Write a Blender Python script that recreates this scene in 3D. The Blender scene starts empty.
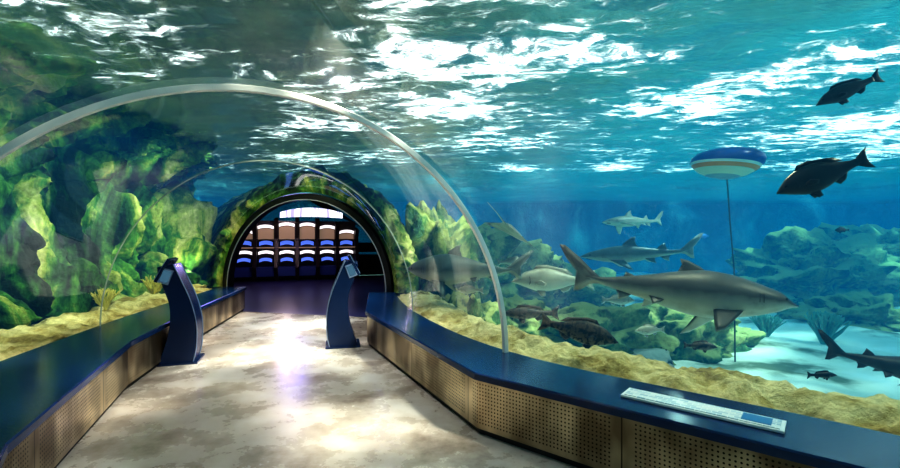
import bpy,bmesh,math,random
from mathutils import Vector,noise,Matrix
random.seed(3)
S=bpy.context.scene
S.view_settings.view_transform='Standard'
try: S.view_settings.look='High Contrast'
except Exception as ex: print('look',ex)
COL=S.collection
# ------------------------------------------------------------------ helpers
class NB:
    def __init__(s,name):
        s.m=bpy.data.materials.new(name); s.m.use_nodes=True
        s.nt=s.m.node_tree; s.nt.nodes.clear()
        s.out=s.nt.nodes.new('ShaderNodeOutputMaterial')
    def n(s,t,**kw):
        nd=s.nt.nodes.new('ShaderNode'+t)
        for k,v in kw.items():
            if k.startswith('_'): setattr(nd,k[1:],v)
            else:
                key=k.replace('__',' ')
                s.set(nd.inputs[key],v)
        return nd
    def set(s,inp,v):
        if isinstance(v,bpy.types.NodeSocket): s.nt.links.new(v,inp)
        elif isinstance(v,bpy.types.Node): s.nt.links.new(v.outputs[0],inp)
        else:
            if isinstance(v,tuple) and len(v)==3 and inp.type=='RGBA': v=(*v,1)
            inp.default_value=v
    def math(s,op,a,b=0.0,c=None,clamp=False):
        nd=s.nt.nodes.new('ShaderNodeMath'); nd.operation=op; nd.use_clamp=clamp
        s.set(nd.inputs[0],a); s.set(nd.inputs[1],b)
        if c is not None: s.set(nd.inputs[2],c)
        return nd.outputs[0]
    def ramp(s,fac,stops,interp='LINEAR'):
        nd=s.nt.nodes.new('ShaderNodeValToRGB'); cr=nd.color_ramp; cr.interpolation=interp
        while len(cr.elements)<len(stops): cr.elements.new(0.5)
        for e,(p,c) in zip(cr.elements,stops):
            e.position=p; e.color=(*c,1) if len(c)==3 else c
        s.set(nd.inputs[0],fac); return nd.outputs[0]
    def mix(s,fac,a,b,mode='MIX'):
        nd=s.nt.nodes.new('ShaderNodeMix'); nd.data_type='RGBA'; nd.blend_type=mode
        s.set(nd.inputs[0],fac); s.set(nd.inputs[6],a); s.set(nd.inputs[7],b); return nd.outputs[2]
    def coords(s,kind='Object',scale=(1,1,1),rot=(0,0,0)):
        tc=s.nt.nodes.new('ShaderNodeTexCoord'); mp=s.nt.nodes.new('ShaderNodeMapping')
        s.nt.links.new(tc.outputs[kind],mp.inputs[0]); mp.inputs['Scale'].default_value=scale
        mp.inputs['Rotation'].default_value=rot
        return mp.outputs[0]
    def surf(s,x): s.set(s.out.inputs[0],x); return s.m
    def bump(s,h,strength=.5,dist=.05):
        nd=s.nt.nodes.new('ShaderNodeBump'); nd.inputs['Strength'].default_value=strength
        nd.inputs['Distance'].default_value=dist; s.set(nd.inputs['Height'],h); return nd.outputs[0]
def simple(name,col,rough=.5,metal=0,emis=None,es=0):
    b=NB(name); p=b.n('BsdfPrincipled'); p.inputs['Base Color'].default_value=(*col,1)
    p.inputs['Roughness'].default_value=rough; p.inputs['Metallic'].default_value=metal
    if emis: p.inputs['Emission Color'].default_value=(*emis,1); p.inputs['Emission Strength'].default_value=es
    return b.surf(p.outputs[0])
def obj(name,bm,mats,smooth=True,loc=None,parent=None):
    me=bpy.data.meshes.new(name); bm.to_mesh(me); bm.free()
    for m in (mats if isinstance(mats,(list,tuple)) else [mats]): me.materials.append(m)
    if smooth:
        for p in me.polygons: p.use_smooth=True
    o=bpy.data.objects.new(name,me); COL.objects.link(o)
    if loc: o.location=loc
    if parent: o.parent=parent
    return o
def gridfaces(bm,rows,mi=0,closed=False,flip=False):
    fs=[]
    for a,b in zip(rows[:-1],rows[1:]):
        n=len(a)
        for i in range(n if closed else n-1):
            j=(i+1)%n
            q=[a[i],a[j],b[j],b[i]]
            if flip: q.reverse()
            try:
                f=bm.faces.new(q); f.material_index=mi; fs.append(f)
            except ValueError: pass
    return fs
def V2(p): return Vector((p[0],p[1],0))
def catmull(a,b,c,d,t):
    return .5*((2*b)+(c-a)*t+(2*a-5*b+4*c-d)*t*t+(3*b-a-3*c+d)*t**3)
def box(bm,c,s,mi=0,rot=None):
    M=Matrix.Translation(Vector(c))@(rot.to_4x4() if rot else Matrix())@Matrix.Diagonal((*s,1))
    r=bmesh.ops.create_cube(bm,size=1,matrix=M)
    for v in r['verts']:
        for f in v.link_faces: f.material_index=mi
    return r
def tube(bm,pts,r,mi=0,n=8,r2=None):
    rows=[]
    for k,p in enumerate(pts):
        p=Vector(p); d=(Vector(pts[min(k+1,len(pts)-1)])-Vector(pts[max(k-1,0)])).normalized()
        a=d.cross(Vector((.3,.2,1)) if abs(d.z)<.9 else Vector((1,0.1,0))).normalized(); b=d.cross(a)
        rr=r if r2 is None else r+(r2-r)*k/(len(pts)-1)
        rows.append([bm.verts.new(p+rr*(a*math.cos(2*math.pi*i/n)+b*math.sin(2*math.pi*i/n))) for i in range(n)])
    gridfaces(bm,rows,mi,closed=True)
    for r_ in (rows[0],rows[-1]):
        try: f=bm.faces.new(r_); f.material_index=mi
        except ValueError: pass

# ------------------------------------------------------------------ tunnel sections
LZ=.48
SEC=[((3.4,-4.8),(6.6,-1.8),2.1),((1.2,-2.6),(4.4,.45),2.1),((-.8,-.5),(2.3,2.42),2.1),((-3.15,2.25),(.52,4.07),2.1),
     ((-4.05,5.2),(-.5,6.15),2.0),((-4.63,9.16),(-1.05,8.24),1.86)]
def sec(t):  # t in 0..5
    t=max(0,min(len(SEC)-1,t)); i=min(int(t),len(SEC)-2); f=t-i
    g=lambda k:SEC[max(0,min(len(SEC)-1,k))]
    q=[g(i-1),g(i),g(i+1),g(i+2)]
    L=Vector([catmull(*[x[0][k] for x in q],f) for k in range(2)]+[0])
    R=Vector([catmull(*[x[1][k] for x in q],f) for k in range(2)]+[0])
    return L,R,catmull(*[x[2] for x in q],f)
def arcpts(L,R,h,off=0,n=40,z0=LZ):
    C=(L+R)/2; U=(R-L)/2; hw=U.length; U=U.normalized(); o=[]
    for i in range(n+1):
        th=math.pi*(1-i/n)
        p=C+U*(hw+off)*math.cos(th); o.append(Vector((p.x,p.y,z0+(h+off)*math.sin(th))))
    return o
TS=[i*.125 for i in range(41)]
# acrylic
b=NB('acrylic'); lw=b.n('LayerWeight'); lw.inputs[0].default_value=.5
fac=b.math('MULTIPLY_ADD',b.math('POWER',lw.outputs['Facing'],3.0),.42,.04)
mx=b.n('MixShader'); b.set(mx.inputs[0],fac)
tr=b.n('BsdfTransparent'); tr.inputs[0].default_value=(.98,.99,.96,1)
gl=b.n('BsdfGlossy'); gl.inputs['Roughness'].default_value=.03; gl.inputs['Color'].default_value=(.95,.95,.92,1)
b.set(mx.inputs[1],tr); b.set(mx.inputs[2],gl); M_acr=b.surf(mx)
bm=bmesh.new(); rows=[]
for t in TS:
    rows.append([bm.verts.new(p) for p in arcpts(*sec(t))])
gridfaces(bm,rows)
obj('acrylic_tunnel',bm,M_acr)
# water body with tunnel-shaped void
ROOM1=(Vector((-8.5,15.1,0)),Vector((-2.3,17.25,0)),2.2)
bm=bmesh.new(); rings=[]
def hring(L,R,h,off):
    a=arcpts(L,R,h,off)
    return [bm.verts.new(p) for p in a]+[bm.verts.new((a[-1].x,a[-1].y,-1.2)),bm.verts.new((a[0].x,a[0].y,-1.2))]
for t in TS: rings.append(hring(*sec(t),.02))
rings.append(hring(*sec(5),.30))
rings.append(hring(*ROOM1,.3))
hf=gridfaces(bm,rings,closed=True)
hf.append(bm.faces.new(rings[0])); hf.append(bm.faces.new(rings[-1]))
bmesh.ops.recalc_face_normals(bm,faces=hf); bmesh.ops.reverse_faces(bm,faces=hf)
bx=bmesh.ops.create_cube(bm,size=1,matrix=Matrix.Translation((6,8,.95))@Matrix.Diagonal((39,39,4.5,1)))
b=NB('water_volume'); b.surf(b.n('BsdfTransparent').outputs[0])
ab=b.n('VolumeAbsorption'); ab.inputs['Color'].default_value=(0.38,.73,.75,1); ab.inputs['Density'].default_value=.18
em=b.n('Emission'); em.inputs[0].default_value=(.0,.41,.86,1); em.inputs[1].default_value=.022  # even blue glow in the volume stands in for scattered-light haze
ad=b.n('AddShader'); b.set(ad.inputs[0],ab); b.set(ad.inputs[1],em); b.set(b.out.inputs['Volume'],ad)
obj('tank_water',bm,b.m,smooth=False)

# ------------------------------------------------------------------ water surface
b=NB('water_surface')
co=b.coords('Object',(1,1,1))
warp=b.n('TexNoise',Vector=co,Scale=1.6,Detail=3.0)
wv=b.n('VectorMath',_operation='MULTIPLY_ADD'); b.set(wv.inputs[0],warp.outputs['Color']); wv.inputs[1].default_value=(.6,.6,0); b.set(wv.inputs[2],co)
mp=b.n('Mapping',Vector=wv.outputs[0]); mp.inputs['Scale'].default_value=(.95,1.8,1); mp.inputs['Rotation'].default_value=(0,0,.45)
n1=b.n('TexNoise',Vector=mp.outputs[0],Scale=2.4,Detail=8.0,Roughness=.72)
n2=b.n('TexNoise',Vector=co,Scale=.5,Detail=3.0)
sp=b.n('SeparateXYZ',Vector=co)
side=b.math('ADD',b.math('MULTIPLY_ADD',sp.outputs[0],.28,.20),b.math('MULTIPLY_ADD',n2.outputs[0],1.6,-.8),clamp=True)  # 0 = over the rockwork, 1 = open water; reflected tones put into colour
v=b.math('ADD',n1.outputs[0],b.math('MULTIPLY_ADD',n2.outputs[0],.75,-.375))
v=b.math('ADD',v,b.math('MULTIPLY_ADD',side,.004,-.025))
f=b.ramp(v,[(0,(.0,.0,.0)),(.48,(.01,.01,.01)),(.535,(.14,.14,.14)),(.57,(.45,.45,.45)),(.61,(1,1,1))])  # noise mask stands in for bright ripples and dappled sunlight
tr=b.n('BsdfTransparent'); tr.inputs[0].default_value=(1,1,.97,1)
gl=b.n('BsdfGlossy'); gl.inputs['Roughness'].default_value=.05
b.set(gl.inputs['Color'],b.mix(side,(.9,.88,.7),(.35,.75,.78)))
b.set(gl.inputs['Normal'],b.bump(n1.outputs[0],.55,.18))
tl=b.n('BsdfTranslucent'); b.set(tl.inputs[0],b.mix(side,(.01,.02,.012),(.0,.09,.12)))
m1=b.n('MixShader'); m1.inputs[0].default_value=.35; b.set(m1.inputs[1],gl); b.set(m1.inputs[2],tl)
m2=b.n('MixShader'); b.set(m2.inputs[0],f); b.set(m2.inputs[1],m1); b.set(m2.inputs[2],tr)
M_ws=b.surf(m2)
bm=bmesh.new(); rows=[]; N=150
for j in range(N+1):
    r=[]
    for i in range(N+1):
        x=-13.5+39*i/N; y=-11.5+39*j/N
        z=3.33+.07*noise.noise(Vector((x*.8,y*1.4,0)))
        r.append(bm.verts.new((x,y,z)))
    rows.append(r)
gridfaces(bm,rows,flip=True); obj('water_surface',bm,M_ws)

# ------------------------------------------------------------------ rock / sand materials
def rockmat(name,stops,scale=1.2,sandtop=None,bs=.9,stretch=(1,1,.45),det=7.0,mul=.15):
    b=NB(name); co=b.coords('Object',stretch)
    a=b.n('TexNoise',Vector=co,Scale=scale,Detail=det,Roughness=.65,Distortion=.6)
    c=b.ramp(a.outputs[0],stops)
    fine=b.n('TexNoise',Vector=b.coords('Object'),Scale=14.0,Detail=6.0,Roughness=.7)
    vor=b.n('TexVoronoi',Vector=b.coords('Object'),Scale=9.0)
    c=b.mix(.55,c,b.ramp(fine.outputs[0],[(.3,(mul,mul,mul*.8)),(.65,(1,1,1))]),'MULTIPLY')
    if sandtop:
        g=b.n('NewGeometry'); sp=b.n('SeparateXYZ',Vector=g.outputs['Normal'])
        ft=b.ramp(b.math('MULTIPLY_ADD',fine.outputs[0],.5,sp.outputs['Z']),[(.75,(0,0,0)),(1.0,(1,1,1))])
        c=b.mix(ft,c,sandtop)
    h=b.math('ADD',fine.outputs[0],b.math('MULTIPLY',vor.outputs[0],.6))
    p=b.n('BsdfPrincipled',Roughness=.85); b.set(p.inputs['Base Color'],c); b.set(p.inputs['Normal'],b.bump(h,bs,.06))
    return b.surf(p.outputs[0])
M_rockL=rockmat('mossy_rock',[(.42,(.004,.012,.003)),(.475,(.03,.13,.02)),(.53,(.12,.31,.04)),(.58,(.55,.58,.13)),(.66,(1,.88,.42))],1.5,None,stretch=(1,1,.32))
M_shelf=rockmat('sandy_rock',[(.32,(.28,.18,.05)),(.42,(.62,.45,.16)),(.55,(.98,.80,.42))],3.0,None,stretch=(1,1,1),mul=.4)
M_reef=rockmat('reef_rock',[(.35,(.015,.05,.02)),(.48,(.10,.22,.06)),(.60,(.50,.48,.15))],1.6,(.42,.42,.14),stretch=(1,1,1))
b=NB('white_sand'); nn=b.n('TexNoise',Vector=b.coords('Object'),Scale=.9,Detail=6.0)
c=b.ramp(nn.outputs[0],[(.38,(.16,.18,.11)),(.48,(.75,.74,.62)),(.7,(1,.98,.9))])
p=b.n('BsdfPrincipled',Roughness=.95); b.set(p.inputs['Base Color'],c); b.set(p.inputs['Normal'],b.bump(nn.outputs[0],.5,.1)); M_sand=b.surf(p.outputs[0])
def fbm(p,o=5): return noise.fractal(p,.9,2.1,o,noise_basis='PERLIN_ORIGINAL')

bm=bmesh.new(); rows=[]; N=110
for j in range(N+1):
    r=[]
    for i in range(N+1):
        x=-13+38*i/N; y=-11+38*j/N
        z=-.62+.10*fbm(Vector((x*.5,y*.5,1)))
        r.append(bm.verts.new((x,y,z)))
    rows.append(r)
gridfaces(bm,rows); obj('tank_floor_sand',bm,M_sand)
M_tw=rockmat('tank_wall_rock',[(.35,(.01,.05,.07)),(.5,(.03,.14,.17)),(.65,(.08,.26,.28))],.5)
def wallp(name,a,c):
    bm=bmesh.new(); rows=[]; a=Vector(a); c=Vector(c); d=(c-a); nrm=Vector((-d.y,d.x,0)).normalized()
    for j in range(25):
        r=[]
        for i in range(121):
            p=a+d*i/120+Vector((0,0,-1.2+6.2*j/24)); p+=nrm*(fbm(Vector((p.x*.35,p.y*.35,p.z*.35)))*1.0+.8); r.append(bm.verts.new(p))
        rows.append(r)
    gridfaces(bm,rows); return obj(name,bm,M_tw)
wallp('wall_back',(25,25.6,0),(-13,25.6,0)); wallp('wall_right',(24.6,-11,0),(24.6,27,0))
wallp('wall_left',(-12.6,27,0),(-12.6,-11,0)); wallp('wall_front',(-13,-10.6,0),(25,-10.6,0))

# rock strips following the tunnel
def sidepath(side,t0,t1,n):
    P=[(sec(t0+(t1-t0)*i/n)[side]) for i in range(n+1)]; out=[]
    for i,p in enumerate(P):
        d=(P[min(i+1,n)]-P[max(i-1,0)]).normalized()
        out.append((p,Vector((d.y,-d.x,0)) if side==1 else Vector((-d.y,d.x,0))))
    return out
def interp(prof,t):
    k=t*(len(prof)-1); i=min(int(k),len(prof)-2); f=k-i
    return [catmull(prof[max(i-1,0)][c],prof[i][c],prof[i+1][c],prof[min(i+2,len(prof)-1)][c],f) for c in range(2)]
def strip(name,side,t0,t1,n,m,prof,amp,mat,nscale=(1.2,1.2,.5),ext=None,ampf=None,crease=0):
    path=sidepath(side,t0,t1,n)
    if ext:
        p,nn=path[-1]; d=Vector(ext).normalized(); L=Vector(ext).length; k=int(L/.06)
        for i in range(1,k+1): path.append((p+d*L*i/k,nn))
    bm=bmesh.new(); rows=[]
    for p,nr in path:
        r=[]
        for j in range(m+1):
            t=j/m; o,z=interp(prof,t)
            q=p+nr*o+Vector((0,0,z))
            a=ampf(t) if ampf else amp
            s=Vector((q.x*nscale[0],q.y*nscale[1],q.z*nscale[2]))
            dn=fbm(s,6)*a+abs(noise.noise(s*.9+Vector((7,3,1))))*a*1.9
            if crease:
                dn-=crease*max(0,1-3.2*abs(noise.noise(s*.85+Vector((1.3,9,4)))))**1.5
                dn-=crease*.5*max(0,1-4*abs(noise.noise(s*2.1+Vector((4.3,2,8)))))**1.5
            q=q+nr*dn*(1 if side==0 else .5)*(1 if j>0 else 0)*(-1 if side==0 else 1)+Vector((0,0,fbm(s*2.2+Vector((3,3,3)),5)*a*.45*(1 if j>0 else 0)))
            r.append(bm.verts.new(q))
        rows.append(r)
    gridfaces(bm,rows,flip=(side==1)); return obj(name,bm,mat)
strip('rock_shelf',1,1.5,5,330,40,[(0.0,.40),(.15,.45),(.4,.50),(.68,.46),(.88,.28),(1.02,-.2),(1.15,-.8)],.14,M_shelf,(2.6,2.6,2.6))
strip('rock_shelf',0,2.2,5,330,24,[(0.0,.33),(.15,.42),(.4,.48),(.75,.52),(1.1,.3)],.16,M_shelf,(2.5,2.5,2.5))
strip('rock_cliff',0,2.2,5,460,120,[(.75,.0),(1.1,.5),(1.35,1.0),(1.5,1.6),(1.45,2.2),(1.2,2.75),(.7,3.15),(.2,3.42)],.5,M_rockL,(2.2,2.2,.45),ext=(-3,5,0),
      ampf=lambda t:.50*(1-.45*max(0,t-.6)/.4),crease=.42)

def boulder(name,loc,s,mat,seed=0,sub=5,amp=.35,fr=1.6):
    bm=bmesh.new(); bmesh.ops.create_icosphere(bm,subdivisions=sub,radius=1)
    o=Vector((seed*3.1,seed*1.7,seed))
    for v in bm.verts:
        d=v.co.normalized(); v.co=d*(1+amp*fbm(d*fr+o,6)+.25*amp*noise.noise(d*6+o))
        v.co=Vector((v.co.x*s[0],v.co.y*s[1],v.co.z*s[2]))
    return obj(name,bm,mat,loc=loc)
BR=[((-.25,9.5,.5),(.75,1.1,1.45)),((.1,11.6,.5),(1.5,1.2,1.3)),((1.3,12.2,.1),(1.6,1.2,1.2)),((3.0,12.5,-.2),(1.6,1.1,.9)),
    ((1.4,8.3,-.35),(1.0,.7,.62)),((2.7,8.0,-.45),(1.2,.7,.62)),((4.1,8.3,-.5),(1.2,.7,.6)),((5.2,9.0,-.55),(.7,.6,.35)),
    ((12.3,15,-.2),(2.6,2,1.4)),((16,16,0),(3,2,1.7)),((8.4,14,-.5),(2.0,1.3,.6)),((10,11,-.6),(1.3,1,.6)),((.3,7.2,-.3),(.6,.9,.75)),((19,13,0),(2.4,3,1.4))]
for i,(l,s) in enumerate(BR): boulder('reef_rock',l,s,M_reef,i+1,amp=.5,fr=2.0)
boulder('mossy_boulder',(-6.6,9.9,.9),(1.3,1.2,1.6),M_rockL,33)
# rock mantle that covers the lounge vault
bm=bmesh.new(); rows=[]
A=[Vector(p) for p in arcpts(*sec(5),.02,n=120)]; Bq=[Vector(p) for p in arcpts(*ROOM1,.5,n=120)]; A2=[Vector(p) for p in arcpts(*sec(5),.42,n=120)]
dd=Vector((.25,.97,0)).normalized(); cA=sum(A,Vector())/len(A)
for k in range(13):
    f=k/12; rows.append([a.lerp(c,f)+dd*(.02+.35*f*f)+(c-cA).normalized()*abs(fbm(c*2.0+Vector((f*1.5,0,0))))*.2*f-dd*.3*abs(fbm(a.lerp(c,f)*3.5))*min(1,f*4) for a,c in zip(A,A2)])
for k in range(1,60):
    f=k/59; rows.append([ (a+dd*.37).lerp(c,f)+(a-cA).normalized()*abs(fbm((a.lerp(c,f))*2.0+Vector((1.5,0,0)))) *.2 for a,c in zip(A2,Bq)])
rows=[[bm.verts.new(p) for p in r] for r in rows]
gridfaces(bm,rows); obj('rock_mantle',bm,M_rockL)

# ------------------------------------------------------------------ parapets
M_navy=simple('navy_ledge',(.007,.032,.11),.2)
b=NB('perforated_metal'); tc=b.n('TexCoord'); sp=b.n('SeparateXYZ',Vector=tc.outputs['UV'])
P=.027
fx=b.math('SUBTRACT',b.math('FRACT',b.math('DIVIDE',sp.outputs[0],P)),.5)
fy=b.math('SUBTRACT',b.math('FRACT',b.math('DIVIDE',sp.outputs[1],P)),.5)
d2=b.math('ADD',b.math('MULTIPLY',fx,fx),b.math('MULTIPLY',fy,fy))
dot=b.math('LESS_THAN',d2,.05)
pu=b.math('FRACT',b.math('DIVIDE',sp.outputs[0],1.25))
inx=b.math('MULTIPLY',b.math('GREATER_THAN',pu,.05),b.math('LESS_THAN',pu,.95))
iny=b.math('MULTIPLY',b.math('GREATER_THAN',sp.outputs[1],.05),b.math('LESS_THAN',sp.outputs[1],.38))
dot=b.math('MULTIPLY',dot,b.math('MULTIPLY',inx,iny))
seam=b.math('LESS_THAN',pu,.006)
dk=b.math('MAXIMUM',dot,seam)
nn=b.n('TexNoise',Vector=b.coords('UV',(1.2,.6,1)),Scale=2.0,Detail=3.0)
c=b.mix(dk,b.ramp(nn.outputs[0],[(.38,(.22,.16,.10)),(.62,(.80,.66,.46))]),(.03,.02,.012))  # bright end of the noise puts highlights into the bronze colour
p=b.n('BsdfPrincipled',Metallic=.8,Roughness=.30); b.set(p.inputs['Base Color'],c); M_perf=b.surf(p.outputs[0])
M_dark=simple('dark_base',(.02,.02,.025),.5)
def parapet(name,inner,side):
    bm=bmesh.new(); uvl=bm.loops.layers.uv.new('UVMap')
    pts=[]; 
    for a,c in zip(inner[:-1],inner[1:]):
        a=V2(a);c=V2(c);k=max(2,int((c-a).length/.12))
        pts+= [a+(c-a)*i/k for i in range(k)]
    pts.append(V2(inner[-1]))
    feet=[sec(i*.01)[side] for i in range(501)]
    rows=[];us=[];u=0
    for i,p in enumerate(pts):
        d=(pts[min(i+1,len(pts)-1)]-pts[max(i-1,0)]).normalized()
        nr=Vector((d.y,-d.x,0)) if side==1 else Vector((-d.y,d.x,0))
        q=min(feet,key=lambda f:abs((f-p).dot(d))+.15*(f-p).length)
        q=q+nr*.02
        if i: u+=(p-pts[i-1]).length
        us.append(u)
        prof=[(p+nr*.03,0),(p+nr*.03,.05),(p,.05),(p,.43),(p-nr*.03,.43),(p-nr*.03,.475),(p-nr*.02,.485),(q,.485),(q,-.7)]
        rows.append([bm.verts.new((w.x,w.y,z)) for w,z in prof])
    mi=[2,2,0,1,1,1,1,2]
    for i in range(len(rows)-1):
        for k in range(8):
            f=bm.faces.new([rows[i][k],rows[i+1][k],rows[i+1][k+1],rows[i][k+1]]); f.material_index=mi[k]
            for l in f.loops:
                r=i if l.vert in rows[i] else i+1
                l[uvl].uv=(us[r],l.vert.co.z-.03)
    for r in (rows[0],rows[-1]): f=bm.faces.new(r); f.material_index=2
    return obj(name,bm,[M_perf,M_navy,M_dark],smooth=False)
parapet('parapet_right',[(5.8,-1.3),(3.95,.4),(1.92,2.06),(.21,3.48),(-1.15,6.25),(-1.45,8.2)],1)
parapet('parapet_left',[(1.5,-2.2),(-.45,-.12),(-2.28,2.28),(-2.58,2.98),(-3.2,4.47),(-3.62,6.2),(-4.15,9.1)],0)

# ------------------------------------------------------------------ floor
b=NB('polished_floor'); co=b.coords('Object')
w=b.n('TexNoise',Vector=co,Scale=.8,Detail=3.0)
vm=b.n('VectorMath',_operation='MULTIPLY_ADD'); b.set(vm.inputs[0],w.outputs['Color']); vm.inputs[1].default_value=(.8,.8,0); b.set(vm.inputs[2],co)
vo=b.n('TexVoronoi',Vector=vm.outputs[0],Scale=1.0,_feature='SMOOTH_F1'); vo.inputs['Smoothness'].default_value=.25
n1=b.n('TexNoise',Vector=co,Scale=1.7,Detail=7.0,Roughness=.68)
sv=b.n('SeparateColor',Color=vo.outputs['Color'])
c=b.ramp(sv.outputs[0],[(0,(.34,.30,.28)),(.35,(.48,.44,.42)),(.7,(.60,.56,.54)),(1,(.74,.71,.69))])
c=b.mix(.75,c,b.ramp(n1.outputs[0],[(.34,(.30,.22,.17)),(.48,(.72,.66,.60)),(.62,(1,1,1))]),'MULTIPLY')
p=b.n('BsdfPrincipled'); b.set(p.inputs['Base Color'],c); b.set(p.inputs['Roughness'],b.math('MULTIPLY_ADD',n1.outputs[0],.35,.10))
p.inputs['Specular IOR Level'].default_value=.7
M_floor=b.surf(p.outputs[0])
bm=bmesh.new(); rows=[]
for t in TS:
    L,R,h=sec(t); rows.append([bm.verts.new((L+(R-L)*k/8)) for k in range(9)])
gridfaces(bm,rows,flip=False); obj('floor',bm,M_floor,smooth=False)
bm=bmesh.new(); L,R,h=sec(5); a=[bm.verts.new(p) for p in (L+Vector((-.2,0,0)),R+Vector((.2,0,0)),ROOM1[1]+Vector((.2,0,0)),ROOM1[0])]; bm.faces.new(a)
obj('floor_lounge',bm,simple('blue_lit_floor',(.05,.045,.17),.3),smooth=False)  # blue-violet light on the lounge floor put into its base colour
M_vault=simple('dark_vault',(.014,.012,.016),.45)
bm=bmesh.new(); L,R,h=sec(5)
def full(L,R,h,off):
    a=arcpts(L,R,h,off); return [bm.verts.new((a[0].x,a[0].y,0))]+[bm.verts.new(p) for p in a]+[bm.verts.new((a[-1].x,a[-1].y,0))]
r0=full(L,R,h,.0); r1=full(*ROOM1,.22); gridfaces(bm,[r0,r1]); bm.faces.new(r1)
obj('wall_lounge',bm,M_vault)

# ------------------------------------------------------------------ arches
def arch(name,t,w,off0,off1,mat,shift=0,z0=LZ):
    L,R,h=sec(t); d=Vector((-(R-L).y,(R-L).x,0)).normalized()
    bm=bmesh.new(); rows=[]
    for k,(o,dd) in enumerate([(off0,-w/2),(off1,-w/2),(off1,w/2),(off0,w/2)]):
        pts=arcpts(L,R,h,o,n=72); 
        if z0<LZ: pts=[Vector((pts[0].x,pts[0].y,z0))]+pts+[Vector((pts[-1].x,pts[-1].y,z0))]
        rows.append([bm.verts.new(p+d*(dd+shift)) for p in pts])
    rows.append(rows[0]); gridfaces(bm,rows)
    bm.faces.new([r[0] for r in rows[:4]]); bm.faces.new([r[-1] for r in rows[:4]])
    bmesh.ops.recalc_face_normals(bm,faces=bm.faces)
    o=obj(name,bm,mat,smooth=False); m=o.modifiers.new('bev','BEVEL'); m.width=min(.006,w*.2); m.segments=2; m.limit_method='ANGLE'
    return o
M_steel=simple('brushed_steel',(.9,.9,.86),.3,.35)
arch('support_arch',3,.042,-.045,.0,M_steel)
M_joint=simple('clear_joint',(.55,.6,.5),.2,.3)
arch('acrylic_joint',4,.014,-.014,.0,M_joint)
arch('tunnel_portal',5,.2,-.12,-.01,simple('portal_black',(.006,.006,.009),.4),.08,z0=.0)
arch('portal_trim',5,.02,-.135,-.115,simple('portal_gold',(.5,.5,.6),.3,.6),-.02)

# ------------------------------------------------------------------ lounge display bays and sign
M_wp=simple('lit_white',(.8,.75,.7),.5,0,(.95,.90,.92),.9); M_bp=simple('lit_blue',(.1,.2,.8),.4,0,(.15,.28,1),.6)
M_rib=simple('rib_black',(.03,.02,.018),.35); M_seat=simple('seat_navy',(.05,.08,.3),.35); M_warm=simple('glowing_warm_panel',(.30,.18,.11),.5,0,(1,.70,.5),.16)  # warm panels are self-lit to imitate a warm glow on them
U=(ROOM1[1]-ROOM1[0]).normalized(); D=Vector((-U.y,U.x,0)); C0=Vector((-5.3,15.6,0))
Rm=Matrix((U,D,Vector((0,0,1)))).transposed()
bm=bmesh.new(); nb=6; W=.66
for i in range(nb+1):
    u=(i-nb/2)*W; arcz=2.06-.04*(i-nb/2)**2
    pr=[(-.1,.0),(-.5,.0),(-.72,.45),(-.5,1.0),(-.42,1.4),(-.55,arcz-.12),(-.65,arcz),(-.05,arcz+.08)]
    for s in (-1,1):
        vs=[bm.verts.new(C0+U*(u+s*.06)+D*a+Vector((0,0,z))) for a,z in pr]
        f=bm.faces.new(vs); f.material_index=0
        if s==-1: v0=vs
    gridfaces(bm,[v0,vs],0,closed=True)
for i in range(nb):
    u=(i-nb/2+.5)*W; top=2.0-.04*(i-nb/2+.5)**2
    box(bm,C0+U*u-D*.06+Vector((0,0,1.0)),(W,.04,2.0),0,Rm)
    def pan(z0,z1,o0,o1,mi,w=.38):
        n=8; lo=[];hi=[]
        for k in range(n+1):
            x=-1+2*k/n; sag=.05*x*x
            lo.append(bm.verts.new(C0+U*(u+W*w*x)+D*o0+Vector((0,0,z0-sag)))); hi.append(bm.verts.new(C0+U*(u+W*w*x)+D*o1+Vector((0,0,z1-sag))))
        gridfaces(bm,[lo,hi],mi)
    pan(top-.15,top-.05,-.25,-.4,1); pan(1.38,top-.17,-.2,-.22,4); pan(1.20,1.33,-.2,-.22,2,.32); pan(.90,1.0,-.24,-.22,1,.36); pan(.66,.76,-.45,-.28,2,.3)
    box(bm,C0+U*u-D*.35+Vector((0,0,.3)),(W*.85,.4,.3),3,Rm); box(bm,C0+U*u-D*.33+Vector((0,0,1.09)),(W*.95,.3,.03),4,Rm); box(bm,C0+U*u-D*.33+Vector((0,0,1.36)),(W*.95,.3,.03),0,Rm)
obj('display_bay_wall',bm,[M_rib,M_wp,M_bp,M_seat,M_warm],smooth=False)
b=NB('backlit_sign'); nn=b.n('TexNoise',Vector=b.coords('Object',(6,6,1)),Scale=1.8,Detail=1.0)
e=b.n('Emission'); b.set(e.inputs[0],b.ramp(nn.outputs[0],[(.42,(.40,.35,.8)),(.50,(.95,.93,1))])); e.inputs[1].default_value=1.3
M_sign=b.surf(e.outputs[0])
bm=bmesh.new(); C1=C0+U*.45-D*1.1; rows=[[],[],[],[]]
for i in range(17):
    u=-1+2*i/16; z=2.26-.10*u*u; hh=.15-.06*u*u
    for k,(dz,dd_) in enumerate([(-hh,0),(hh,0),(hh,.08),(-hh,.08)]): rows[k].append(bm.verts.new(C1+U*u*.98+D*dd_+Vector((0,0,z+dz))))
gridfaces(bm,[rows[0],rows[1]],0); gridfaces(bm,[rows[1],rows[2],rows[3],rows[0]],1)
obj('illuminated_sign',bm,[M_sign,M_rib],smooth=False)

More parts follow.
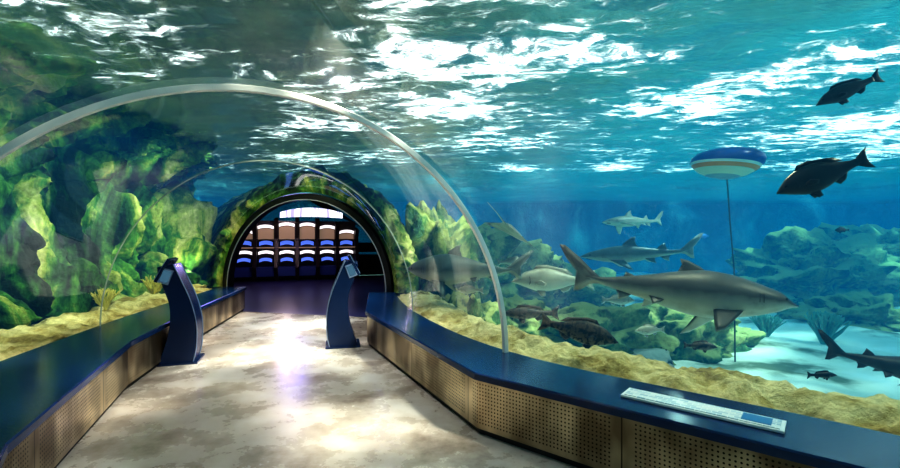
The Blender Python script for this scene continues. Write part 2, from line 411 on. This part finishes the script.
# ------------------------------------------------------------------ kiosks
M_kb=simple('kiosk_navy',(.006,.022,.075),.25); M_ke=simple('kiosk_edge',(.30,.38,.55),.3,.5); M_scr=simple('kiosk_screen',(.02,.03,.05),.1,0,(.15,.35,.5),.35)
def kiosk(loc,ang,sgn):
    e=bpy.data.objects.new('information_kiosk',None); COL.objects.link(e); e.location=loc; e.rotation_euler=(0,0,ang)
    sp=[(.17,0),(.205,.15),(.215,.35),(.20,.55),(.14,.78),(.05,1.0),(-.03,1.19)]
    fr=[(-.20,1.16),(-.19,1.05),(-.14,.90),(-.08,.72),(-.07,.5),(-.11,.28),(-.17,.1),(-.20,0)]
    def sm(pts,k=4):
        o=[]
        for i in range(len(pts)-1):
            a=pts[max(i-1,0)];p=pts[i];q=pts[i+1];d=pts[min(i+2,len(pts)-1)]
            for j in range(k): o.append((catmull(a[0],p[0],q[0],d[0],j/k),catmull(a[1],p[1],q[1],d[1],j/k)))
        o.append(pts[-1]); return o
    sp=sm(sp); fr=sm(fr)
    pr=[(x*sgn,z) for x,z in sp+fr]
    bm=bmesh.new(); rows=[]
    for y in (-.17,-.155,.155,.17):
        k=1 if abs(y)<.16 else .93
        rows.append([bm.verts.new((x*k,y,z if z<1 else z-(.0 if k==1 else .015))) for x,z in pr])
    gridfaces(bm,rows,0,closed=True); bm.faces.new(rows[0]); bm.faces.new(rows[-1])
    bmesh.ops.recalc_face_normals(bm,faces=bm.faces)
    obj('body',bm,M_kb,smooth=False,parent=e)
    bm=bmesh.new(); tube(bm,[(x*sgn*1.01,-.172,z) for x,z in sp],.006); tube(bm,[(x*sgn*1.01,.172,z) for x,z in sp],.006); obj('edge_trim',bm,M_ke,parent=e)
    bm=bmesh.new(); R=Matrix.Rotation(-sgn*math.radians(62),3,'Y')
    box(bm,(-.145*sgn,0,1.12),(.30,.36,.035),0,R)
    box(bm,(-.145*sgn-.022*sgn,0,1.13),(.26,.31,.012),1,R)
    box(bm,(-.145*sgn-.018*sgn,0,1.128),(.28,.34,.010),2,R)
    obj('screen_head',bm,[M_kb,M_scr,M_ke],smooth=False,parent=e)
    bm=bmesh.new(); box(bm,(-.11*sgn,-.176,1.05),(.12,.008,.18),0,Matrix.Rotation(sgn*.35,3,'Y')); box(bm,(-.11*sgn,-.181,1.05),(.09,.004,.14),1,Matrix.Rotation(sgn*.35,3,'Y'))
    obj('label_panel',bm,[M_ke,M_scr],smooth=False,parent=e)
    bm=bmesh.new(); box(bm,(0,0,.012),(.46,.42,.024)); obj('foot_plate',bm,M_kb,smooth=False,parent=e)
kiosk((-3.30,5.50,0.0),math.radians(18),1)
kiosk((-1.50,6.30,0.0),math.radians(14),-1)

# ------------------------------------------------------------------ info plate on ledge
b=NB('info_plate'); co=b.coords('Object'); br=b.n('TexBrick',Vector=co,Scale=9.0); br.inputs['Color1'].default_value=(.75,.8,.82,1); br.inputs['Color2'].default_value=(.35,.5,.62,1); br.inputs['Mortar'].default_value=(.85,.88,.88,1)
p=b.n('BsdfPrincipled',Roughness=.3); b.set(p.inputs['Base Color'],br.outputs[0]); M_ip=b.surf(p.outputs[0])
bm=bmesh.new(); box(bm,(0,0,0),(.86,.18,.014),0); box(bm,(.0,0,.009),(.82,.15,.006),1); box(bm,(.3,0,.0135),(.14,.11,.003),2)
o=obj('information_plaque',bm,[simple('plaque_frame',(.8,.85,.87),.3),M_ip,simple('plaque_blue',(.03,.2,.45),.3)],smooth=False,loc=(1.50,2.73,.495)); o.rotation_euler=(0,0,math.atan2(-.64,.77))

# ------------------------------------------------------------------ fish
def counter(name,top,bot,spot=0,rough=.45):
    b=NB(name); g=b.n('TexCoord'); sp=b.n('SeparateXYZ',Vector=g.outputs['Normal'])
    nn=b.n('TexNoise',Vector=g.outputs['Object'],Scale=7.0,Detail=5.0)
    f=b.ramp(b.math('MULTIPLY_ADD',nn.outputs[0],.35,b.math('MULTIPLY_ADD',sp.outputs['Z'],.5,.15)),[(.0,(0,0,0)),(.34,(1,1,1))])
    c=b.mix(f,bot,top)
    c=b.mix(.5,c,b.ramp(nn.outputs[0],[(.35,(.55,.52,.48)),(.6,(1,1,1))]),'MULTIPLY')
    if spot:
        n3=b.n('TexNoise',Vector=g.outputs['Object'],Scale=22.0,Detail=2.0)
        c=b.mix(b.ramp(n3.outputs[0],[(.5,(0,0,0)),(.56,(spot,spot,spot))]),c,(.01,.01,.008))
    p=b.n('BsdfPrincipled',Roughness=rough); b.set(p.inputs['Base Color'],c)
    b.set(p.inputs['Normal'],b.bump(nn.outputs[0],.25,.02)); return b.surf(p.outputs[0])
M_eye=simple('eye_black',(.005,.005,.005),.1); M_gill=simple('gill_dark',(.02,.02,.02),.7)
def fin(bm,pts,nrm,th,mi=0):
    nrm=Vector(nrm).normalized(); P=[Vector(p) for p in pts]; c=sum(P,Vector())/len(P)
    o=[bm.verts.new(p) for p in P]
    for s in (-1,1):
        i=[bm.verts.new(c+(p-c)*.6+nrm*th*s) for p in P]
        fs=gridfaces(bm,[o,i],mi,closed=True); f=bm.faces.new(i); f.material_index=mi
def loft(bm,prof,L,ns=44,nr=22,mi=0):
    rows=[]
    for k in range(ns+1):
        s=prof[0][0]+(prof[-1][0]-prof[0][0])*(k/ns)**1.15
        i=0
        while i<len(prof)-2 and prof[i+1][0]<s: i+=1
        a=prof[max(i-1,0)];p=prof[i];q=prof[i+1];d=prof[min(i+2,len(prof)-1)]; f=(s-p[0])/(q[0]-p[0])
        top,bo,w,zc=[(catmull(a[c],p[c],q[c],d[c],f)) for c in (1,2,3,4)]
        top=max(top,.002);bo=max(bo,.002);w=max(w,.002)
        rows.append([bm.verts.new((-s*L,w*L*math.cos(2*math.pi*j/nr),(zc+(top if math.sin(2*math.pi*j/nr)>0 else bo)*math.sin(2*math.pi*j/nr))*L)) for j in range(nr)])
    gridfaces(bm,rows,mi,closed=True)
    for r in (rows[0],rows[-1]): f=bm.faces.new(r); f.material_index=mi
def finish(name,bm,mats,L,bend,loc,head,pitch=0,roll=0,phase=0):
    for v in bm.verts:
        s=-v.co.x/L; v.co.y+=bend*L*math.sin((s-.25)*2.6+phase) if s>.1 else bend*L*math.sin(-.15*2.6+phase)
        v.co.x+=L*.5
    bmesh.ops.recalc_face_normals(bm,faces=bm.faces)
    o=obj(name,bm,mats,loc=loc); o.rotation_euler=(roll,-pitch,head); return o
def eye(bm,p,r):
    x=bmesh.ops.create_uvsphere(bm,u_segments=10,v_segments=8,radius=r,matrix=Matrix.Translation(p))
    for v in x['verts']:
        for f in v.link_faces: f.material_index=1
def shark(name,L,loc,head,mat,pitch=0,roll=0,bend=.05,fat=1,d2=1,d1=1):
    bm=bmesh.new(); k=fat
    loft(bm,[(0,.004,.004,.008,-.004),(.03,.018,.012,.03,-.004),(.09,.036*k,.030*k,.050*k,0),(.17,.055*k,.05*k,.064*k,0),(.28,.076*k,.068*k,.076*k,0),(.40,.082*k,.075*k,.076*k,0),
        (.52,.068*k,.062*k,.062*k,0),(.64,.046*k,.042*k,.042*k,.002),(.76,.028*k,.026*k,.024,.004),(.86,.018,.018,.014,.008),(.94,.010,.010,.006,.02)],L)
    X=lambda s,y,z:(-s*L,y*L,z*L)
    fin(bm,[X(.36,0,.07*k),X(.41,0,.07*k+.05*d1),X(.46,0,.07*k+.085*d1),X(.50,0,.07*k+.095*d1),X(.49,0,.07*k+.055*d1),X(.50,0,.07*k+.02*d1),X(.53,0,.055)],(0,1,0),.008*L)
    fin(bm,[X(.66,0,.03),X(.70,0,.03+.04*d2),X(.745,0,.03+.065*d2),X(.75,0,.03+.04*d2),X(.77,0,.02)],(0,1,0),.006*L)
    fin(bm,[X(.70,0,-.03),X(.735,0,-.06),X(.775,0,-.075),X(.775,0,-.045),X(.79,0,-.02)],(0,1,0),.005*L)
    fin(bm,[X(.85,0,.015),X(.90,0,.05),X(.97,0,.11),X(1.05,0,.165),X(1.08,0,.165),X(1.04,0,.10),X(.985,0,.04),X(.985,0,-.01),X(.99,0,-.06),X(.96,0,-.055),X(.91,0,-.015),X(.86,0,-.008)],(0,1,0),.006*L)
    for s in (-1,1):
        fin(bm,[X(.24,s*.055,-.035*k),X(.30,s*.12,-.07*k),X(.38,s*.19,-.12*k),X(.42,s*.20,-.13*k),X(.405,s*.15,-.10*k),X(.385,s*.09,-.06*k),X(.37,s*.055,-.04*k)],(0,.5*s,1),.006*L)
        fin(bm,[X(.56,s*.035,-.04),X(.60,s*.07,-.07),X(.64,s*.085,-.085),X(.64,s*.05,-.05),X(.65,s*.03,-.035)],(0,.5*s,1),.004*L)
        eye(bm,X(.085,s*.045*k,.010),.0065*L)
        for g in range(5):
            gs=.185+.016*g; fin(bm,[X(gs,s*.066*k,.025),X(gs+.003,s*.067*k,.023),X(gs+.004,s*.067*k,-.02),X(gs+.001,s*.066*k,-.022)],(0,1,0),.0022*L,2)
        fin(bm,[X(.055,s*.022,-.018),X(.08,s*.038,-.026),X(.105,s*.046,-.034),X(.10,s*.04,-.038),X(.06,s*.02,-.026)],(0,1,.3),.002*L,2)
    return finish(name,bm,[mat,M_eye,M_gill],L,bend,loc,head,pitch,roll)
def fish(name,L,loc,head,mat,pitch=0,roll=0,bend=.03,deep=.16,lower=None):
    bm=bmesh.new(); h=deep
    loft(bm,[(0,.01,.01,.012,-.02),(.05,.045*h/.16,.04*h/.16,.035,-.012),(.15,h*.65,h*.6,.06,0),(.30,h*.98,h*.95,.078,0),(.45,h,h*.95,.075,0),(.6,h*.72,h*.7,.055,0),(.72,h*.42,h*.42,.032,0),(.82,.045,.045,.018,0),(.87,.045,.045,.010,0)],L)
    X=lambda s,y,z:(-s*L,y*L,z*L)
    fin(bm,[X(.25,0,h*.85),X(.30,0,h+.04),X(.42,0,h+.045),X(.55,0,h*.8+.045),X(.66,0,h*.6+.05),X(.74,0,h*.45),X(.6,0,h*.6),X(.42,0,h*.9)],(0,1,0),.006*L)
    fin(bm,[X(.56,0,-h*.65),X(.62,0,-h*.6-.07),X(.69,0,-h*.4-.07),X(.74,0,-h*.33)],(0,1,0),.005*L)
    fin(bm,[X(.84,0,.035),X(.92,0,.09),X(1.0,0,.13),X(.97,0,.06),X(.96,0,0),X(.97,0,-.06),X(1.0,0,-.13),X(.92,0,-.09),X(.84,0,-.035)],(0,1,0),.005*L)
    for s in (-1,1):
        fin(bm,[X(.26,s*.07,-.02),X(.33,s*.10,.01),X(.40,s*.12,-.03),X(.38,s*.11,-.07),X(.29,s*.08,-.06)],(0,1,.2),.003*L)
        fin(bm,[X(.30,s*.03,-h*.85),X(.35,s*.05,-h-.06),X(.40,s*.05,-h-.05),X(.40,s*.03,-h*.85)],(0,1,.2),.003*L)
        eye(bm,X(.10,s*.043,.022),.014*L)
        fin(bm,[X(.20,s*.067,.06),X(.215,s*.069,.03),X(.22,s*.069,-.03),X(.20,s*.066,-.06),X(.21,s*.067,-.03),X(.208,s*.067,.03)],(0,1,0),.002*L,2)
    return finish(name,bm,[mat,M_eye,M_gill],L,bend,loc,head,pitch,roll)
def ray(name,L,loc,head,mat,pitch=0,roll=0):
    bm=bmesh.new(); X=lambda s,y,z:(-s*L,y*L,z*L)
    outline=[(0,.01),(.08,.08),(.2,.24),(.32,.42),(.40,.50),(.46,.42),(.54,.24),(.62,.10),(.68,.05)]
    for side in (1,-1):
        rows=[]
        for s,w in outline:
            r=[]
            for j in range(-8,9):
                y=w*j/8; th=.055*math.sqrt(max(0,1-(j/8)**2))*min(1,w*6)*(1-.35*abs(s-.3))*(1 if side==1 else .5)*math.exp(-(y/.16)**2)+.002*(1-(j/8)**2)
                z=side*th-.25*abs(y)**1.5
                r.append(bm.verts.new(X(s,y,z)))
            rows.append(r)
        gridfaces(bm,rows,0)
    bmesh.ops.remove_doubles(bm,verts=bm.verts,dist=.003)
    tube(bm,[X(.64,0,0),X(.8,0,.005),X(1.0,0,.02),X(1.3,.02,.03)],.014*L,0,8,.003*L)
    for s in(-1,1): eye(bm,X(.12,s*.05,.045),.012*L)
    for v in bm.verts: v.co.x+=L*.4
    bmesh.ops.recalc_face_normals(bm,faces=bm.faces)
    o=obj(name,bm,[mat,M_eye],loc=loc); o.rotation_euler=(roll,-pitch,head); return o
def P(px,py,Y): return ((px-450)/450*Y,Y,1.55+(234-py)/450*Y)
M_sh=counter('shark_skin',(.065,.065,.060),(.58,.56,.50)); M_shb=counter('shark_skin_pale',(.10,.14,.13),(.5,.52,.46))
M_dk=counter('dark_fish_skin',(.006,.008,.009),(.02,.022,.02)); M_gr=counter('grouper_skin',(.08,.05,.03),(.25,.18,.11),1); M_pl=counter('pale_fish_skin',(.30,.29,.22),(.8,.78,.66))
R_=math.radians
shark('sand_tiger_shark',2.1,P(681,291,4.5),R_(-8),M_sh,pitch=R_(-7),roll=R_(-14),bend=.05,fat=1.42,d2=.6,d1=.7)
shark('reef_shark',2.0,P(636,254,8.3),R_(172),M_shb,pitch=R_(-3),bend=.04)
shark('reef_shark',1.5,P(632,222,9.5),R_(200),M_pl,pitch=R_(0),roll=R_(15),bend=.04)
ray('stingray',1.1,P(512,231,7.2),R_(60),M_pl,roll=R_(25),pitch=R_(-22))
ray('stingray',1.0,(3.15,7.1,-.33),R_(20),M_pl,roll=R_(6))
shark('nurse_shark',1.8,P(462,270,6.6),R_(165),M_shb,bend=.05,fat=1.6)
fish('snapper',1.2,P(553,280,6.6),R_(178),M_pl,deep=.14)
fish('snapper',.5,P(512,262,7.4),R_(10),M_pl,deep=.14)
fish('snapper',.4,P(470,290,6.4),R_(170),M_pl,deep=.14)
fish('snapper',.5,P(618,300,6.6),R_(5),M_pl,deep=.15)
fish('snapper',.42,P(650,330,5.8),R_(190),M_pl,deep=.15)
fish('snapper',.38,P(700,346,5.4),R_(-10),M_gr,deep=.14)
fish('grouper',.85,P(578,331,4.9),R_(-12),M_gr,pitch=R_(-12),deep=.15)
fish('grouper',.8,P(530,313,6.0),R_(185),M_gr,deep=.10)
fish('black_snapper',.66,P(822,175,3.5),R_(165),M_dk,pitch=R_(-22),deep=.17)
fish('black_snapper',.5,P(848,90,3.7),R_(168),M_dk,pitch=R_(-24),deep=.13)
fish('damselfish',.2,P(842,230,7),R_(170),M_dk,deep=.2)
fish('blue_tang',.3,P(703,236,10),R_(10),simple('tang_blue',(.05,.25,.6),.4),deep=.14)
shark('zebra_shark',1.3,P(907,370,4.4),R_(-18),M_dk,pitch=R_(-10),bend=.05,fat=1.3)
fish('wrasse',.28,P(822,375,4.0),R_(5),M_dk,deep=.10)
# corals
def coral(loc,s,mat,n=26,seed=0):
    rnd=random.Random(seed); bm=bmesh.new()
    for i in range(n):
        a=rnd.uniform(0,6.28); ti=rnd.uniform(.1,.9); d=Vector((math.cos(a)*ti,math.sin(a)*ti,1)).normalized(); p=Vector((0,0,0)); pts=[p]
        for k in range(5):
            d=(d+Vector((rnd.uniform(-.3,.3),rnd.uniform(-.3,.3),.1))).normalized(); p=p+d*.2*s; pts.append(p)
            if k in(2,3):
                q=p+(d+Vector((rnd.uniform(-.8,.8),rnd.uniform(-.8,.8),.2))).normalized()*.25*s; tube(bm,[p,(p+q)/2,q],.028*s,0,6,.012*s)
        tube(bm,pts,.05*s,0,7,.016*s)
    return obj('branching_coral',bm,mat,loc=loc)
M_cor=simple('coral_teal',(.12,.30,.22),.7); M_cor2=simple('coral_yellow',(.6,.5,.12),.7)
coral((7.3,8.8,-.62),.65,M_cor,seed=1,n=44); coral((6.6,9.4,-.62),.5,M_cor,seed=2,n=40)
coral((-4.75,6.2,.5),.3,M_cor2,seed=7); coral((-5.0,7.6,.5),.35,M_cor2,seed=8)
# buoy
b=NB('buoy_paint'); tc=b.n('TexCoord'); sp=b.n('SeparateXYZ',Vector=tc.outputs['Object'])
zz=b.math('ADD',b.math('MULTIPLY_ADD',sp.outputs['Z'],1.3,.5),b.math('MULTIPLY_ADD',sp.outputs['X'],.14,0.0))
c=b.ramp(zz,[(0,(.25,.35,.45)),(.20,(.80,.74,.55)),(.33,(.95,.28,.02)),(.41,(.85,.82,.70)),(.46,(.01,.07,.32))],'CONSTANT')
p=b.n('BsdfPrincipled',Roughness=.35); b.set(p.inputs['Base Color'],c); M_bu=b.surf(p.outputs[0])
BY=7.6; bp=Vector(P(727,163,BY))
bm=bmesh.new(); prof=[(.01,-.34),(.12,-.33),(.35,-.27),(.55,-.16),(.65,-.04),(.68,.04),(.66,.12),(.55,.21),(.35,.27),(.12,.29),(.01,.30)]
k=BY/8.6*.92
rows=[[bm.verts.new((k*r*math.cos(2*math.pi*i/40),k*r*math.sin(2*math.pi*i/40),k*z)) for i in range(40)] for r,z in prof]
gridfaces(bm,rows,closed=True); obj('mooring_buoy',bm,M_bu,loc=bp)
bm=bmesh.new(); tube(bm,[bp+Vector((0,0,-.24)),bp+Vector((.05,0,-1)),bp+Vector((.12,0,-1.8)),bp+Vector((.2,.1,-3.4))],.012); obj('mooring_rope',bm,simple('rope',(.02,.05,.05),.8))

# ------------------------------------------------------------------ light
w=bpy.data.worlds.new('World'); S.world=w; w.use_nodes=True; bg=w.node_tree.nodes['Background']; bg.inputs[0].default_value=(.95,.98,1,1); bg.inputs[1].default_value=2.3
sd=bpy.data.lights.new('sun','SUN'); sd.energy=12; sd.angle=.12; sd.color=(1,.90,.76); so=bpy.data.objects.new('sun',sd); COL.objects.link(so)
so.rotation_euler=Vector((-.7,.35,-1)).to_track_quat('-Z','Y').to_euler()
for l,e,c,r in [((-4.0,11.5,2.1),38,(.35,.28,1),.3),((-5.0,13.6,2.0),35,(.9,.65,.6),.1)]:
    d=bpy.data.lights.new('lounge_lamp','POINT'); d.energy=e; d.color=c; d.shadow_soft_size=r; o=bpy.data.objects.new('lounge_lamp',d); o.location=l; COL.objects.link(o)
YG=(1,.94,.58)
for l,t,e,c,sz in [((-3.9,3.4,.75),(-5.2,3.9,2.6),12,YG,2.2),((-4.75,5.6,.75),(-5.9,6.0,2.6),16,YG,2.2),((-5.1,7.6,.8),(-6.2,7.9,2.4),22,YG,2.2),((-5.2,9.0,.8),(-6.2,10.2,2),30,YG,2.2),
                ((-2.7,3.6,3.15),(-5.0,4.2,1.5),250,YG,1.6),((-3.3,5.6,3.15),(-5.6,6.1,1.4),330,YG,1.6),((-3.8,7.8,3.15),(-6.0,8.2,1.3),380,YG,1.6),((-3.2,6.6,3.15),(-3.4,9.6,2.1),190,YG,1.5),
                ((.8,7.8,3.1),(-.2,9.6,1.2),230,YG,1.5),
                ((2.6,4.6,3.2),(2.2,3.9,.4),130,(1,.88,.6),2.2),((1.2,6.3,3.2),(.7,5.4,.4),130,(1,.88,.6),2.2),((4.6,3.4,3.2),(3.4,2.8,.4),130,(1,.88,.6),2.2),
                ((-1.5,4.6,3.22),(-1.6,4.5,0),190,(1,.92,.86),1.9),((-2.5,7.2,3.2),(-2.5,7.1,0),330,(1,.93,.87),1.7),((4.6,9.0,3.2),(4.6,8.0,-.5),200,(.9,1,.9),2.2)]:
    d=bpy.data.lights.new('added_fill_spot','SPOT'); d.energy=e; d.color=c; d.spot_size=sz; d.spot_blend=.9; d.shadow_soft_size=.04  # unseen spots added to brighten the cliff, portal rock, shelf, floor and reef
    o=bpy.data.objects.new('added_fill_spot',d); o.location=l; o.rotation_euler=(Vector(t)-Vector(l)).to_track_quat('-Z','Y').to_euler(); COL.objects.link(o)
# ------------------------------------------------------------------ camera
cd=bpy.data.cameras.new('camera'); cd.lens=18; cd.sensor_width=36; cd.clip_start=.05; cd.clip_end=200
c=bpy.data.objects.new('camera',cd); c.location=(0,0,1.55); c.rotation_euler=(math.radians(90),0,0); COL.objects.link(c); S.camera=c
